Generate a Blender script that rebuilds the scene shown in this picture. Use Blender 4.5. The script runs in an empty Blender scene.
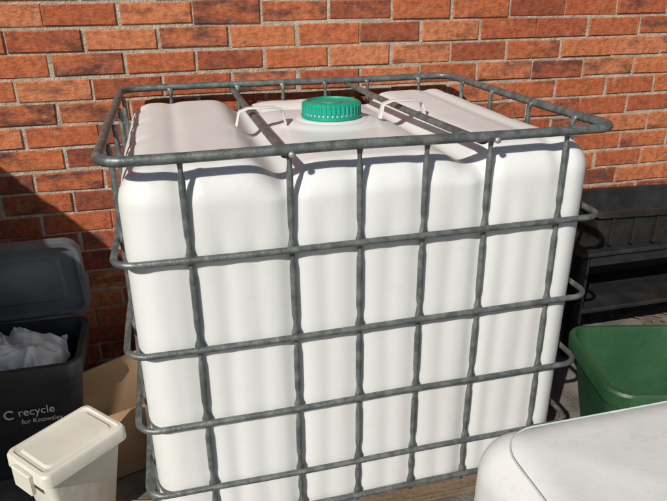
import bpy, bmesh, math, random
import numpy as np
from mathutils import Vector, Matrix, noise
random.seed(7); np.random.seed(7)
C=bpy.context.scene.collection
# ------------------------------------------------------------ helpers
def new_mat(name): 
    m=bpy.data.materials.new(name); m.use_nodes=True
    return m, m.node_tree, m.node_tree.nodes["Principled BSDF"]
def mk(name,col,rough=.5,col2=None,scale=8,bump=.0,bscale=60,metal=0,spec=.5,sss=0,detail=4,lo=.4,hi=.65,stretch=(1,1,1)):
    m,nt,b=new_mat(name); N=nt.nodes;L=nt.links
    tc=N.new("ShaderNodeTexCoord"); mp=N.new("ShaderNodeMapping"); mp.inputs["Scale"].default_value=stretch
    L.new(tc.outputs["Object"],mp.inputs["Vector"])
    nz=N.new("ShaderNodeTexNoise"); nz.inputs["Scale"].default_value=scale; nz.inputs["Detail"].default_value=detail
    L.new(mp.outputs[0],nz.inputs["Vector"])
    cr=N.new("ShaderNodeValToRGB"); cr.color_ramp.elements[0].position=lo; cr.color_ramp.elements[1].position=hi
    cr.color_ramp.elements[0].color=(*col,1); cr.color_ramp.elements[1].color=(*(col2 or col),1)
    L.new(nz.outputs[0],cr.inputs[0]); L.new(cr.outputs[0],b.inputs["Base Color"])
    b.inputs["Roughness"].default_value=rough; b.inputs["Metallic"].default_value=metal
    b.inputs["Specular IOR Level"].default_value=spec
    if bump:
        n2=N.new("ShaderNodeTexNoise"); n2.inputs["Scale"].default_value=bscale; n2.inputs["Detail"].default_value=3
        L.new(tc.outputs["Object"],n2.inputs["Vector"])
        bp=N.new("ShaderNodeBump"); bp.inputs["Strength"].default_value=bump; bp.inputs["Distance"].default_value=.01
        L.new(n2.outputs[0],bp.inputs["Height"]); L.new(bp.outputs[0],b.inputs["Normal"])
    return m
def empty(name,loc=(0,0,0)):
    e=bpy.data.objects.new(name,None); e.location=loc; C.objects.link(e); return e
def obj(name,verts,faces,mat=None,parent=None,smooth=True):
    me=bpy.data.meshes.new(name); me.from_pydata([tuple(v) for v in verts],[],[tuple(f) for f in faces]); me.update()
    o=bpy.data.objects.new(name,me); C.objects.link(o)
    if mat: me.materials.append(mat)
    if parent: o.parent=parent
    if smooth:
        for p in me.polygons: p.use_smooth=True
    return o
def autosmooth(o,ang=35):
    me=o.data; bm=bmesh.new(); bm.from_mesh(me)
    bmesh.ops.recalc_face_normals(bm,faces=bm.faces)
    for e in bm.edges:
        if len(e.link_faces)==2 and e.calc_face_angle(0)>math.radians(ang): e.smooth=False
    bm.to_mesh(me); bm.free()
def sweep(paths,n=12):
    V=[];F=[]
    for pts,rad,closed in paths:
        P=[Vector(p) for p in pts]; m=len(P); base=len(V)
        T=[]
        for i in range(m):
            if closed: t=P[(i+1)%m]-P[i-1]
            else: t=P[min(i+1,m-1)]-P[max(i-1,0)]
            T.append(t.normalized())
        up=Vector((0,0,1)) if abs(T[0].z)<.9 else Vector((1,0,0))
        a=(up-T[0]*up.dot(T[0])).normalized()
        for i in range(m):
            a=(a-T[i]*a.dot(T[i])).normalized(); b=T[i].cross(a)
            r=rad[i] if isinstance(rad,list) else rad
            ra,rb=(r if isinstance(r,tuple) else (r,r))
            for k in range(n):
                th=2*math.pi*k/n
                V.append(P[i]+a*ra*math.cos(th)+b*rb*math.sin(th))
        for i in range(m if closed else m-1):
            j=(i+1)%m
            for k in range(n):
                k2=(k+1)%n
                F.append((base+i*n+k,base+j*n+k,base+j*n+k2,base+i*n+k2))
        if not closed:
            F.append(tuple(base+k for k in range(n))); F.append(tuple(base+(m-1)*n+k for k in reversed(range(n))))
    return V,F
def rrect(x0,x1,y0,y1,r,z=0,n=8,step=None):
    out=[]
    for cx,cy,a0 in ((x1-r,y0+r,-90),(x1-r,y1-r,0),(x0+r,y1-r,90),(x0+r,y0+r,180)):
        for i in range(n+1):
            a=math.radians(a0+90*i/n); out.append((cx+r*math.cos(a),cy+r*math.sin(a),z))
    return out
def loft(secs,n=6,cap0=True,cap1=True,M=None):
    V=[];F=[];k=4*(n+1)
    for s in secs:
        z,hx,hy,r=s[:4]; cx,cy=(s[4],s[5]) if len(s)>4 else (0,0)
        for p in rrect(cx-hx,cx+hx,cy-hy,cy+hy,r,z,n): V.append(Vector(p))
    for i in range(len(secs)-1):
        for j in range(k):
            j2=(j+1)%k; F.append((i*k+j,i*k+j2,(i+1)*k+j2,(i+1)*k+j))
    if cap0: F.append(tuple(reversed(range(k))))
    if cap1: F.append(tuple((len(secs)-1)*k+j for j in range(k)))
    if M: V=[M@v for v in V]
    return V,F
def box(x0,x1,y0,y1,z0,z1,b=.003,M=None):
    hx,hy=(x1-x0)/2,(y1-y0)/2;cx,cy=(x0+x1)/2,(y0+y1)/2
    return loft([(z0,hx-b,hy-b,b,cx,cy),(z0+b,hx,hy,b,cx,cy),(z1-b,hx,hy,b,cx,cy),(z1,hx-b,hy-b,b,cx,cy)],n=1,M=M)
def merge(lst):
    V=[];F=[]
    for v,f in lst:
        b=len(V); V+=list(v); F+=[tuple(i+b for i in q) for q in f]
    return V,F
# ------------------------------------------------------------ materials
def plastic(name,col,dirt,rough=.42,scuff=.0,sss=0):
    m,nt,b=new_mat(name);N=nt.nodes;L=nt.links
    tc=N.new("ShaderNodeTexCoord")
    n1=N.new("ShaderNodeTexNoise");n1.inputs["Scale"].default_value=2.5;n1.inputs["Detail"].default_value=4
    mp=N.new("ShaderNodeMapping");mp.inputs["Scale"].default_value=(3,3,.5);L.new(tc.outputs["Object"],mp.inputs[0]);L.new(mp.outputs[0],n1.inputs["Vector"])
    cr=N.new("ShaderNodeValToRGB");cr.color_ramp.elements[0].position=.3;cr.color_ramp.elements[1].position=.62
    cr.color_ramp.elements[0].color=(*dirt,1);cr.color_ramp.elements[1].color=(*col,1);L.new(n1.outputs[0],cr.inputs[0])
    n3=N.new("ShaderNodeTexNoise");n3.inputs["Scale"].default_value=34;n3.inputs["Detail"].default_value=5;n3.inputs["Roughness"].default_value=.75;L.new(tc.outputs["Object"],n3.inputs["Vector"])
    r3=N.new("ShaderNodeValToRGB");r3.color_ramp.elements[0].position=.28;r3.color_ramp.elements[0].color=(.80,.78,.74,1);r3.color_ramp.elements[1].position=.46;r3.color_ramp.elements[1].color=(1,1,1,1);L.new(n3.outputs[0],r3.inputs[0])
    mx=N.new("ShaderNodeMix");mx.data_type='RGBA';mx.blend_type='MULTIPLY';mx.inputs[0].default_value=scuff
    L.new(cr.outputs[0],mx.inputs[6]);L.new(r3.outputs[0],mx.inputs[7]);L.new(mx.outputs[2],b.inputs["Base Color"])
    b.inputs["Roughness"].default_value=rough
    if sss:
        b.inputs["Subsurface Weight"].default_value=sss;b.inputs["Subsurface Radius"].default_value=(1,.97,.95);b.inputs["Subsurface Scale"].default_value=.012
    n2=N.new("ShaderNodeTexNoise");n2.inputs["Scale"].default_value=160;n2.inputs["Detail"].default_value=2;L.new(tc.outputs["Object"],n2.inputs["Vector"])
    bp=N.new("ShaderNodeBump");bp.inputs["Strength"].default_value=.06;bp.inputs["Distance"].default_value=.004
    L.new(n2.outputs[0],bp.inputs["Height"]);L.new(bp.outputs[0],b.inputs["Normal"])
    return m
M_hdpe=plastic("hdpe_white",(.665,.69,.70),(.615,.635,.635),scuff=.2,rough=.34,sss=.4)
M_hdpe2=plastic("hdpe_white_scuffed",(.67,.69,.69),(.60,.615,.61),rough=.5,scuff=.6)
M_galv=mk("galvanised_steel",(.10,.117,.117),.45,(.19,.21,.205),scale=38,bump=.15,bscale=120,metal=.45)
M_bolt=mk("bolt_zinc",(.35,.36,.35),.45,(.5,.5,.48),metal=.7)
M_cap=mk("cap_green_plastic",(.0,.25,.17),.4,(.008,.30,.205),scale=12)
M_cream=mk("cream_plastic",(.58,.57,.51),.45,(.65,.64,.58),scale=6,bump=.1,bscale=30)
M_bin=mk("dark_grey_plastic",(.022,.024,.028),.45,(.036,.04,.044),scale=9,bump=.15,bscale=150)
M_binl=mk("grey_lid_plastic",(.08,.092,.105),.45,(.115,.127,.14),scale=7,bump=.15,bscale=150)
M_bag=mk("clear_bag_plastic",(.42,.44,.46),.25,(.62,.64,.66),scale=14,bump=.3,bscale=25)
M_green=mk("green_plastic",(.015,.06,.026),.5,(.026,.085,.037),scale=6,bump=.15,bscale=60)
M_pallet=mk("pallet_wood",(.12,.085,.055),.8,(.2,.14,.09),scale=5,stretch=(1,14,14),bump=.4,bscale=50)
M_shade_fence=mk("shade_fence_wood",(.13,.08,.05),.8,(.22,.15,.09),scale=5,stretch=(8,8,1),bump=.4,bscale=40)
M_card=mk("cardboard",(.24,.15,.08),.85,(.33,.21,.12),scale=5,bump=.1)
M_blackp=mk("black_plastic",(.012,.012,.013),.5,(.024,.024,.025),scale=10,bump=.15,bscale=40)
M_white=mk("white_print",(.75,.75,.75),.5)
M_seam=mk("seam_teal",(.42,.52,.50),.5,(.55,.60,.58),scale=20)
M_leaf=mk("dead_leaf",(.10,.055,.025),.8,(.22,.13,.06),scale=20)
def brickmat():
    m,nt,b=new_mat("red_brick");N=nt.nodes;L=nt.links
    at=N.new("ShaderNodeAttribute");at.attribute_name="rnd"
    sep=N.new("ShaderNodeSeparateColor");L.new(at.outputs["Color"],sep.inputs[0])
    cr=N.new("ShaderNodeValToRGB");e=cr.color_ramp.elements
    e[0].position=0;e[0].color=(.24,.066,.036,1);e[1].position=1;e[1].color=(.50,.195,.095,1)
    k=e.new(.25);k.color=(.37,.104,.046,1);k=e.new(.75);k.color=(.45,.143,.060,1)
    L.new(sep.outputs[0],cr.inputs[0])
    tc=N.new("ShaderNodeTexCoord")
    cmb=N.new("ShaderNodeVectorMath");cmb.operation='MULTIPLY_ADD';L.new(at.outputs["Color"],cmb.inputs[0]);cmb.inputs[1].default_value=(9,9,9);L.new(tc.outputs["Object"],cmb.inputs[2])
    mp=N.new("ShaderNodeMapping");mp.inputs["Scale"].default_value=(7,7,18);L.new(cmb.outputs[0],mp.inputs[0])
    n1=N.new("ShaderNodeTexNoise");n1.inputs["Scale"].default_value=1;n1.inputs["Detail"].default_value=5;n1.inputs["Roughness"].default_value=.65;L.new(mp.outputs[0],n1.inputs["Vector"])
    ad=N.new("ShaderNodeMath");ad.operation='MULTIPLY_ADD';L.new(sep.outputs[1],ad.inputs[0]);ad.inputs[1].default_value=.20;L.new(n1.outputs[0],ad.inputs[2])
    r2=N.new("ShaderNodeValToRGB");r2.color_ramp.elements[0].position=.61;r2.color_ramp.elements[1].position=.80;L.new(ad.outputs[0],r2.inputs[0])
    mx=N.new("ShaderNodeMix");mx.data_type='RGBA';L.new(r2.outputs[0],mx.inputs[0]);L.new(cr.outputs[0],mx.inputs[6]);mx.inputs[7].default_value=(.12,.05,.042,1)
    n2=N.new("ShaderNodeTexNoise");n2.inputs["Scale"].default_value=55;n2.inputs["Detail"].default_value=4;L.new(tc.outputs["Object"],n2.inputs["Vector"])
    r3=N.new("ShaderNodeValToRGB");r3.color_ramp.elements[0].position=.3;r3.color_ramp.elements[0].color=(.66,.62,.60,1);r3.color_ramp.elements[1].position=.6;r3.color_ramp.elements[1].color=(1.1,1.06,1,1);L.new(n2.outputs[0],r3.inputs[0])
    m2=N.new("ShaderNodeMix");m2.data_type='RGBA';m2.blend_type='MULTIPLY';m2.inputs[0].default_value=1;L.new(mx.outputs[2],m2.inputs[6]);L.new(r3.outputs[0],m2.inputs[7])
    n5=N.new("ShaderNodeTexNoise");n5.inputs["Scale"].default_value=22;n5.inputs["Detail"].default_value=6;n5.inputs["Roughness"].default_value=.7;L.new(cmb.outputs[0],n5.inputs["Vector"])
    r5=N.new("ShaderNodeValToRGB");r5.color_ramp.elements[0].position=.58;r5.color_ramp.elements[0].color=(0,0,0,1);r5.color_ramp.elements[1].position=.76;r5.color_ramp.elements[1].color=(.55,.55,.55,1);L.new(n5.outputs[0],r5.inputs[0])
    m5=N.new("ShaderNodeMix");m5.data_type='RGBA';L.new(r5.outputs[0],m5.inputs[0]);L.new(m2.outputs[2],m5.inputs[6]);m5.inputs[7].default_value=(.47,.31,.22,1)
    L.new(m5.outputs[2],b.inputs["Base Color"]);b.inputs["Roughness"].default_value=.85;b.inputs["Specular IOR Level"].default_value=.3
    mp2=N.new("ShaderNodeMapping");mp2.inputs["Scale"].default_value=(60,60,140);L.new(tc.outputs["Object"],mp2.inputs[0])
    n4=N.new("ShaderNodeTexNoise");n4.inputs["Scale"].default_value=1;n4.inputs["Detail"].default_value=4;n4.inputs["Roughness"].default_value=.7;L.new(mp2.outputs[0],n4.inputs["Vector"])
    bp=N.new("ShaderNodeBump");bp.inputs["Strength"].default_value=.8;bp.inputs["Distance"].default_value=.007;L.new(n4.outputs[0],bp.inputs["Height"]);L.new(bp.outputs[0],b.inputs["Normal"])
    return m
M_brick=brickmat()
M_mortar=mk("mortar",(.31,.26,.20),.95,(.45,.40,.33),scale=30,bump=.7,bscale=160)
# ------------------------------------------------------------ ground
M_ground=mk("paving_concrete",(.10,.09,.08),.9,(.18,.165,.145),scale=9,bump=.5,bscale=90)
obj("ground",[(-60,-60,0),(60,-60,0),(60,60,0),(-60,60,0)],[(0,1,2,3)],M_ground,smooth=False)
V=[];F=[]
for i in range(420):
    px=random.uniform(-1.1,3.0);py=random.choice([random.uniform(-.6,1.0),random.uniform(.7,1.03)]);a=random.uniform(0,6.28);s=random.uniform(.012,.032);t=random.uniform(-.5,.5)
    b0=len(V)
    for (u,w_) in ((-1,0),(-.3,.45),(.5,.35),(1,0),(.5,-.35),(-.3,-.45)):
        X_=u*s;Y_=w_*s;V.append((px+X_*math.cos(a)-Y_*math.sin(a),py+X_*math.sin(a)+Y_*math.cos(a),.006+abs(w_)*s*.6+abs(t*u)*s*.5))
    F+=[(b0,b0+1,b0+2,b0+3),(b0,b0+3,b0+4,b0+5)]
obj("fallen_leaves",V,F,M_leaf,smooth=False)
# ------------------------------------------------------------ brick wall
WY=1.06
wall=empty("brick_wall")
V=[];F=[];cols=[]
PX,PZ=.242,.080; bw,bh=.231,.0695
z0=1.308-16*PZ-bh/2
for r in range(-1,33):
    off=.142+(PX/2 if r%2 else 0)
    zc=z0+r*PZ+bh/2
    for c in range(-14,21):
        xc=off+c*PX+PX/2+random.gauss(0,.0022); w=bw/2+random.gauss(0,.0016);h=bh/2+random.gauss(0,.0012); y=WY+random.gauss(0,.0015)
        zz=zc+random.gauss(0,.0012); ch=.0032
        base=len(V)
        J=lambda s=.0011:random.gauss(0,s)
        fr=[(xc-w,zz-h),(xc+w,zz-h),(xc+w,zz+h),(xc-w,zz+h)]
        fr=[(a+J(),b_+J()) for a,b_ in fr]
        sg=[(1,1),(-1,1),(-1,-1),(1,-1)]
        V+=[(a,y+.03,b_) for a,b_ in fr]+[(a,y+ch,b_) for a,b_ in fr]+[(a+s[0]*ch,y+J(.0006),b_+s[1]*ch) for (a,b_),s in zip(fr,sg)]
        fs=[(8,9,10,11)]+[(a,(a+1)%4,(a+1)%4+4,a+4) for a in range(4)]+[(a+4,(a+1)%4+4,(a+1)%4+8,a+8) for a in range(4)]
        F+=[tuple(base+i for i in f) for f in fs]
        col=(random.random(),random.random(),random.random(),1); cols+=[col]*len(fs)
bo=obj("brick_courses",V,F,M_brick,wall,smooth=False)
at=bo.data.attributes.new("rnd",'FLOAT_COLOR','FACE')
at.data.foreach_set("color",np.array(cols,dtype=np.float32).ravel())
v,f=box(-3.1,5.2,WY+.006,WY+.25,-.1,2.6,b=.001)
obj("mortar_bed",v,f,M_mortar,wall,smooth=False)
# ------------------------------------------------------------ unseen fence added out of frame to shadow the lower-left wall
fn=empty("unseen_shade_fence")
L_=[]
yy=-.52
while yy<.95:
    L_.append(box(-1.17,-1.152,yy,yy+.0975,.02,1.66+random.gauss(0,.004))); yy+=.1
L_.append(box(-1.21,-1.1705,-.52,1.02,.3,.37));L_.append(box(-1.21,-1.1705,-.52,1.02,1.2,1.27));L_.append(box(-1.24,-1.16,-.61,-.53,0,1.70))
v,f=merge(L_);obj("shade_boards",v,f,M_shade_fence,fn,smooth=False)
# ------------------------------------------------------------ IBC tank
W,D=1.2,1.0
RZ=[.16,.281,.484,.693,.921]; ZR=1.15
BX=[.164,.395,.555,.713,.873,1.077]
BY=[.16,.38,.62,.84]
ibc=empty("ibc_water_tank")
def rbox(N,h,r):
    lin=np.linspace(-1,1,N); V=[];F=[]
    for ax in range(3):
        for s in (-1,1):
            base=sum(len(a) for a in V)
            U,Vv=np.meshgrid(lin,lin,indexing='ij')
            P=np.zeros((N,N,3)); P[...,ax]=s; P[...,(ax+1)%3]=U; P[...,(ax+2)%3]=Vv
            V.append(P.reshape(-1,3))
            i=np.arange(N*N).reshape(N,N)
            q=np.stack([i[:-1,:-1],i[1:,:-1],i[1:,1:],i[:-1,1:]],-1).reshape(-1,4)+base
            if s<0: q=q[:,::-1]
            F.append(q)
    P=np.concatenate(V)*h; F=np.concatenate(F)
    core=np.clip(P,-(h-r),h-r); d=P-core
    n=d/np.maximum(np.linalg.norm(d,axis=1,keepdims=True),1e-9)
    return core+n*r,n,F
def weld(o,dist=1e-4):
    bm=bmesh.new();bm.from_mesh(o.data);bmesh.ops.remove_doubles(bm,verts=bm.verts,dist=dist)
    bmesh.ops.recalc_face_normals(bm,faces=bm.faces);bm.to_mesh(o.data);bm.free()
    for p in o.data.polygons: p.use_smooth=True
h=np.array([.578,.482,.517]); r=.08
P,n,F=rbox(150,h,r)
c=np.array([.6,.5,.598]); X=P+c
x,y,z=X[:,0],X[:,1],X[:,2]
def g(t,s): return np.exp(-(t/s)**2)
def sst(a,b_,t):
    q=np.clip((t-a)/(b_-a),0,1); return q*q*(3-2*q)
wf=np.abs(n[:,1]); ws=np.abs(n[:,0]); wt=np.clip(n[:,2],0,1)
disp=np.zeros(len(P))
for i,bx in enumerate(BX):
    a=.011 if i in(1,4) else .0065
    disp-=wf*a*g(x-bx,.025)*(1+.7*sst(.95,1.1,z))
for a,m_ in ((.235,.0045),(.31,.003),(.475,.003),(.635,.003),(.79,.003),(.94,.004),(1.01,.003)): disp-=wf*m_*g(x-a-.004*np.sin(z*7+a*9),.02)*sst(1.05,.9,z)
for by in BY: disp-=ws*.008*g(y-by,.03)
for bx in (.385,.835): disp-=wt*.045*g(x-bx,.045)
mid=sst(.40,.46,x)*sst(.82,.76,x)
disp-=wt*mid*.012
disp-=wt*.02*mid*g(y-.80,.05)
for a in (.16,1.06): disp-=wt*.005*g(x-a,.02)
rr=np.hypot(x-.61,y-.5); disp+=wt*.010*sst(.16,.11,rr)
nz=np.array([noise.noise(Vector((q[0]*3.2,q[1]*3.2,q[2]*1.8))) for q in X])
disp+=nz*.004
X=X+n*disp[:,None]
bt=obj("bottle",X.tolist(),F.tolist(),M_hdpe,ibc); weld(bt)
def railpath(z,out=0,r=.05): 
    pts=rrect(-out,W+out,-out,D+out,r,z,8); res=[]
    m=len(pts)
    for i in range(m):
        a=Vector(pts[i]);b_=Vector(pts[(i+1)%m]);res.append(a)
        L_=(b_-a).length
        if L_>.1:
            k=int(L_/.05)
            for j in range(1,k): res.append(a.lerp(b_,j/k))
    return [p+Vector((noise.noise(p*3)*.003,noise.noise(p*3+Vector((5,0,0)))*.003,noise.noise(p*2+Vector((0,9,0)))*.004)) for p in res]
paths=[(railpath(ZR,0,.055),.0118,True)]
for zr in RZ: paths.append((railpath(zr,0,.05),(.0080,.0077),True))
v,f=sweep(paths,14); obj("cage_rails",v,f,M_galv,ibc)
def vbar(xp,yp,ax,sg):
    pts=[];rad=[]
    z=.13
    while z<ZR+.001:
        d=min([abs(z-q) for q in RZ+[ZR]])
        w=.0079; t=.0074; inn=0.0158
        if d<.011: w=.0110;t=.0055;inn=.0135
        elif d<.05:
            s=math.sin((d-.011)/.039*math.pi); w=.0079-.0026*s; t=.0074-.001*s
        if ax==0: pts.append((xp+noise.noise(Vector((xp*7,z*2,sg)))*.004,yp-sg*inn,z)); rad.append((w,t))
        else: pts.append((xp-sg*inn,yp+noise.noise(Vector((yp*7,z*2,sg)))*.004,z)); rad.append((t,w))
        z+=.0075
    return (pts,rad,False)
paths=[]
for bx in BX: paths+= [vbar(bx,0,0,-1),vbar(bx,D,0,1)]
for by in BY: paths+= [vbar(0,by,1,-1),vbar(W,by,1,1)]
v,f=sweep(paths,12); obj("cage_uprights",v,f,M_galv,ibc)
paths=[]
for (xa,xb) in ((.388,.375),(.848,.80)):
    pts=[];rad=[]
    for i in range(31):
        t=i/30; yy=.006+t*.988
        e=min(t,1-t); zz=1.136-.004*math.sin(math.pi*t)
        pts.append((xa+(xb-xa)*t,yy,zz)); rad.append((.0065,.013) if e<.05 else (.009,.011))
    paths.append((pts,rad,False))
v,f=sweep(paths,12); obj("cage_cross_bars",v,f,M_galv,ibc)
L_=[]
for bx in (.395,.873):
    L_.append(sweep([([(bx,-.011,ZR-.008),(bx,-.018,ZR-.008),(bx,-.020,ZR-.008)],[(.008,.008),(.0075,.0075),(.004,.004)],False)],10))
v,f=merge(L_); obj("bolts",v,f,M_bolt,ibc)
def lathe(prof,cx,cy,n=96,rib=None):
    V=[];F=[]
    for i,(rr_,zz) in enumerate(prof):
        for k in range(n):
            q=rr_
            if rib and rib[0]<=i<=rib[1]: q+= .003 if (k%4)<2 else 0
            a=2*math.pi*k/n; V.append((cx+q*math.cos(a),cy+q*math.sin(a),zz))
    for i in range(len(prof)-1):
        for k in range(n):
            k2=(k+1)%n; F.append((i*n+k,i*n+k2,(i+1)*n+k2,(i+1)*n+k))
    F.append(tuple((len(prof)-1)*n+k for k in range(n)))
    return V,F
cx,cy,cz=.612,.5,1.113
v,f=lathe([(.108,cz-.02),(.108,cz-.002),(.1,cz+.003),(.085,cz+.004),(.084,cz+.02)],cx,cy); o=obj("filler_neck",v,f,M_hdpe,ibc);autosmooth(o)
k=1.06
v,f=lathe([(a*k,cz+b_) for a,b_ in [(.082,.004),(.084,.007),(.084,.014),(.079,.016),(.079,.044),(.076,.049),(.066,.051),(.063,.046),(.03,.046),(.028,.049),(.012,.049)]],cx,cy,n=160,rib=(3,4)); o=obj("screw_cap",v,f,M_cap,ibc);autosmooth(o,30)
L_=[]
for (bx,s,yy) in ((.385,1,.47),(.835,-1,.47)):
    pts=[(bx-s*.055,yy,1.112),(bx-s*.045,yy,1.150),(bx-s*.02,yy,1.158),(bx+s*.05,yy,1.158),(bx+s*.075,yy,1.150),(bx+s*.085,yy,1.11)]
    L_.append(sweep([(pts,[(.003,.018)]*6,False)],8))
v,f=merge(L_); o=obj("bar_clips",v,f,M_hdpe2,ibc);autosmooth(o,50)
L_=[]
for yy in (0.02,.3,.58,.86): L_.append(box(0.03,W-.03,yy,yy+.12,.058,.078))
for xx in (0.03,.53,1.05):
    for yy in (.02,.44,.86): L_.append(box(xx,xx+.12,yy,yy+.12,.001,.0575))
v,f=merge(L_);obj("pallet",v,f,M_pallet,ibc,smooth=False)
# ------------------------------------------------------------ foreground bottle
fg=empty("plastic_tank_bottle")
X0,YB,ZT=.58,-.52,.80
h2=np.array([.5,.5,.395]); P,n,F=rbox(90,h2,.075)
c2=np.array([X0+.5,YB-.5,ZT-.395]); X=P+c2
nz=np.array([noise.noise(Vector(q*3.0)) for q in X])
wt=np.clip(n[:,2],0,1); ex=np.minimum(X[:,0]-X0,1-(X[:,0]-X0)); ey=np.minimum(YB-X[:,1],1-(YB-X[:,1]))
e_=np.minimum(ex,ey)
X=X+n*(nz*.007)[:,None]; X[:,2]+=wt*.015*sst(.05,.3,e_)
o=obj("bottle",X.tolist(),F.tolist(),M_hdpe2,fg);weld(o)
pts=rrect(X0+.035,X0+.965,YB-.965,YB-.035,.07,ZT-.008,8)
v,f=sweep([(pts,.0016,True)],6);obj("mould_seam",v,f,M_seam,fg)
# ------------------------------------------------------------ cream lidded box
bx=empty("lidded_storage_box")
A=Vector((-.361,.2));B=Vector((-.192,.437));Cc=Vector((-.047,.270));Dd=Vector((-.221,.066))
ctr=(A+B+Cc+Dd)/4+Vector((-.010,.0)); dx=(Cc-B).normalized(); ang=math.atan2(dx.y,dx.x)
hx=((Cc-B).length+(Dd-A).length)/4-.009; hy=((B-A).length+(Cc-Dd).length)/4-.009
Mx=Matrix.Translation((ctr.x,ctr.y,0))@Matrix.Rotation(ang,4,'Z')
v,f=loft([(0.002,hx-.05,hy-.05,.02),(.27,hx-.018,hy-.018,.02),(.275,hx-.012,hy-.012,.02),(.298,hx-.011,hy-.011,.02)],M=Mx);o=obj("body",v,f,M_cream,bx);autosmooth(o)
v,f=loft([(.288,hx-.008,hy-.008,.02),(.286,hx,hy,.022),(.318,hx-.001,hy-.001,.022),(.325,hx-.005,hy-.005,.02),(.327,hx-.014,hy-.014,.018),(.323,hx-.02,hy-.02,.015),(.323,hx-.028,hy-.028,.015),(.328,hx-.034,hy-.034,.015)],M=Mx);o=obj("lid",v,f,M_cream,bx);autosmooth(o,30)
v,f=box(-.04,.04,-hy-.012,-hy+.002,.25,.315,M=Mx);o=obj("clip",v,f,M_cream,bx,smooth=False)
# ------------------------------------------------------------ recycling bin
rb=empty("recycling_bin")
x0,x1,y0,y1,zt=-.665,-.19,.47,.79,.42
cx,cy=(x0+x1)/2,(y0+y1)/2;hx,hy=(x1-x0)/2,(y1-y0)/2
v,f=loft([(.004,hx-.05,hy-.04,.04,cx,cy),(zt-.06,hx-.014,hy-.014,.04,cx,cy),(zt-.055,hx-.004,hy-.004,.045,cx,cy),(zt-.015,hx,hy,.045,cx,cy),(zt,hx-.002,hy-.002,.045,cx,cy),(zt,hx-.02,hy-.02,.035,cx,cy),(zt-.06,hx-.024,hy-.024,.035,cx,cy),(.03,hx-.06,hy-.05,.03,cx,cy)],n=8)
o=obj("body",v,f,M_bin,rb);autosmooth(o)
hl=.15
Ml=Matrix.Translation((cx,y1+.01,zt+.0))@Matrix.Rotation(math.radians(102),4,'X')
v,f=loft([(.0,hx+.005,hl,.05,0,hl),(-.03,hx+.008,hl+.003,.05,0,hl),(-.034,hx-.0,hl-.005,.045,0,hl),(-.034,hx-.045,hl-.04,.03,0,hl),(-.026,hx-.055,hl-.05,.03,0,hl)],n=8,M=Ml)
v2,f2=loft([(.0,hx+.005,hl,.05,0,hl),(.0,hx-.01,hl-.015,.04,0,hl),(-.02,hx-.014,hl-.02,.04,0,hl),(-.02,hx-.06,hl-.055,.03,0,hl),(-.012,hx-.07,hl-.065,.03,0,hl)],n=8,cap0=False,M=Ml)
v,f=merge([(v,f[:-2]+[f[-1]]),(v2,f2)]);o=obj("lid",v,f,M_binl,rb);autosmooth(o,30)
v,f=sweep([([(x0+.06,y1+.008,zt),(x1-.06,y1+.008,zt)],.011,False)],10);obj("hinge",v,f,M_bin,rb)
V=[];F=[];nx,ny=110,80
for i in range(nx):
    for j in range(ny):
        u=i/(nx-1);w=j/(ny-1); xx=x0+.028+(x1-x0-.095)*u; yy=y0+.024+(y1-y0-.085)*w
        ed=min(u,1-u,w,1-w)
        zz=zt-.05+.085*float(sst(0,.3,np.array(ed)))
        q=Vector((xx*7,yy*7,0)); q2=q+Vector((noise.noise(q*1.3),noise.noise(q*1.3+Vector((7,0,0))),0))*.8
        zz+=.03*noise.noise(q)+.022*(.5-abs(noise.noise(q2*1.6))*2)+.010*(.5-abs(noise.noise(q2*4.2))*2)
        V.append((xx+.012*noise.noise(q*3),yy+.012*noise.noise(q*3+Vector((4,4,4))),float(zz)))
for i in range(nx-1):
    for j in range(ny-1): F.append((i*ny+j,(i+1)*ny+j,(i+1)*ny+j+1,i*ny+j+1))
obj("bag",V,F,M_bag,rb)
def text(s,size,loc,parent,rot=(math.radians(85),0,0)):
    cu=bpy.data.curves.new("label","FONT");cu.body=s;cu.size=size;cu.extrude=.0004;cu.materials.append(M_white)
    o=bpy.data.objects.new("label",cu);C.objects.link(o);o.location=loc;o.rotation_euler=rot;o.parent=parent;return o
text("recycle",.037,(-.395,.4785,.258),rb)
text("for Knowsley",.022,(-.39,.4790,.228),rb)
pts=[(-.418+.014*math.cos(a),.477,.268+.014*math.sin(a)) for a in [math.radians(40+d*10) for d in range(28)]]
v,f=sweep([(pts,.0028,False)],6);obj("logo",v,f,M_white,rb)
# ------------------------------------------------------------ cardboard scraps beside tank
L_=[box(-.13,.13,-.004,.004,0,.31,b=.001,M=Matrix.Translation((-.12,.56,.02))@Matrix.Rotation(math.radians(30),4,'Z')@Matrix.Rotation(math.radians(-10),4,'X')),
    box(-.12,.12,-.004,.004,0,.20,b=.001,M=Matrix.Translation((-.11,.42,.012))@Matrix.Rotation(math.radians(18),4,'Z')@Matrix.Rotation(math.radians(-28),4,'X')),
    box(-.16,.16,-.13,.13,.004,.012,b=.001,M=Matrix.Translation((-.12,.18,0))@Matrix.Rotation(math.radians(-14),4,'Z'))]
v,f=merge(L_);obj("cardboard_scraps",v,f,M_card,smooth=False)
# ------------------------------------------------------------ green tub
tb=empty("green_tub")
Mt=Matrix.Translation((1.61,.07,0))@Matrix.Rotation(math.radians(-14),4,'Z')
hx,hy=.285,.205;zt=.39
v,f=loft([(.004,hx-.08,hy-.07,.05),(zt-.06,hx-.022,hy-.022,.07),(zt-.05,hx-.002,hy-.002,.075),(zt-.008,hx,hy,.075),(zt,hx-.005,hy-.005,.07),(zt,hx-.018,hy-.018,.062),(zt-.01,hx-.022,hy-.022,.06),(.02,hx-.085,hy-.075,.05)],n=10,M=Mt)
o=obj("body",v,f,M_green,tb);autosmooth(o)
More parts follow.
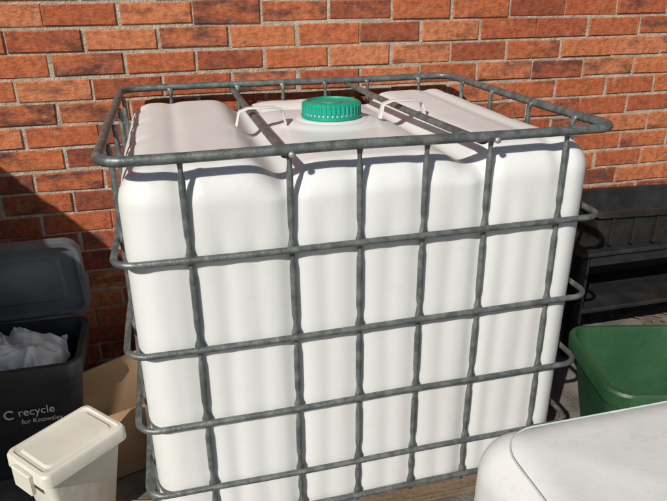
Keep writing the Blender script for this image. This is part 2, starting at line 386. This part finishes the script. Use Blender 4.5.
# ------------------------------------------------------------ black plastic shelf unit with a black crate on it
st=empty("black_shelf_unit")
L_=[];x0,x1,y0,y1=1.66,2.5,.66,1.0
for xx in (x0+.01,x1-.06):
    for yy in (y0+.01,y1-.06): L_.append(box(xx,xx+.05,yy,yy+.05,.0,.46,b=.008))
L_.append(box(x0,x1,y0,y1,.462,.484,b=.008));L_.append(box(x0+.062,x1-.062,y0+.012,y0+.028,.42,.461))
L_.append(box(x0+.062,x1-.062,y0+.02,y1-.02,.20,.22,b=.005)); L_.append(box(x0+.07,x1-.07,y1-.018,y1-.008,.02,.455))
v,f=merge(L_);obj("frame",v,f,M_blackp,st,smooth=False)
cr=empty("black_plastic_crate")
Mq=Matrix.Translation((2.06,.82,.485))@Matrix.Rotation(math.radians(-5),4,'Z')
v,f=loft([(.0,.27,.12,.02),(.13,.295,.14,.022),(.132,.31,.155,.025),(.155,.31,.155,.025),(.157,.295,.14,.02),(.15,.285,.13,.018),(.02,.262,.112,.015)],M=Mq);o=obj("body",v,f,M_blackp,cr);autosmooth(o,30)
L_=[box(-.24+.096*k,-.232+.096*k,-.150,-.128,.012,.128,b=.001,M=Mq) for k in range(6)]
v,f=merge(L_);obj("ribs",v,f,M_blackp,cr,smooth=False)
# ------------------------------------------------------------ light
w=bpy.data.worlds.new("World");bpy.context.scene.world=w;w.use_nodes=True
nt=w.node_tree;bg=nt.nodes["Background"];sky=nt.nodes.new("ShaderNodeTexSky");sky.sky_type='NISHITA';sky.sun_disc=False
az,el=math.radians(-41),math.radians(35)
S=Vector((math.sin(az)*math.cos(el),-math.cos(az)*math.cos(el),math.sin(el)))
sky.sun_elevation=el; sky.sun_rotation=math.atan2(S.x,S.y)
nt.links.new(sky.outputs[0],bg.inputs[0]);bg.inputs[1].default_value=.052
sl=bpy.data.lights.new("sun","SUN");sl.energy=4.8;sl.angle=math.radians(.5);sl.color=(1,.935,.84)
so=bpy.data.objects.new("sun",sl);C.objects.link(so);so.rotation_euler=S.to_track_quat('Z','Y').to_euler()
# ------------------------------------------------------------ camera
cam=bpy.data.objects.new("camera",bpy.data.cameras.new("camera"));C.objects.link(cam)
cam.location=(.1579,-1.2950,1.4706);cam.rotation_euler=(1.1715,.0083,-.2525);cam.data.sensor_width=36;cam.data.lens=628/667*36;cam.data.clip_end=500;cam.data.clip_start=.02
bpy.context.scene.camera=cam
vs=bpy.context.scene.view_settings;vs.view_transform='Standard';vs.look='None';vs.exposure=0
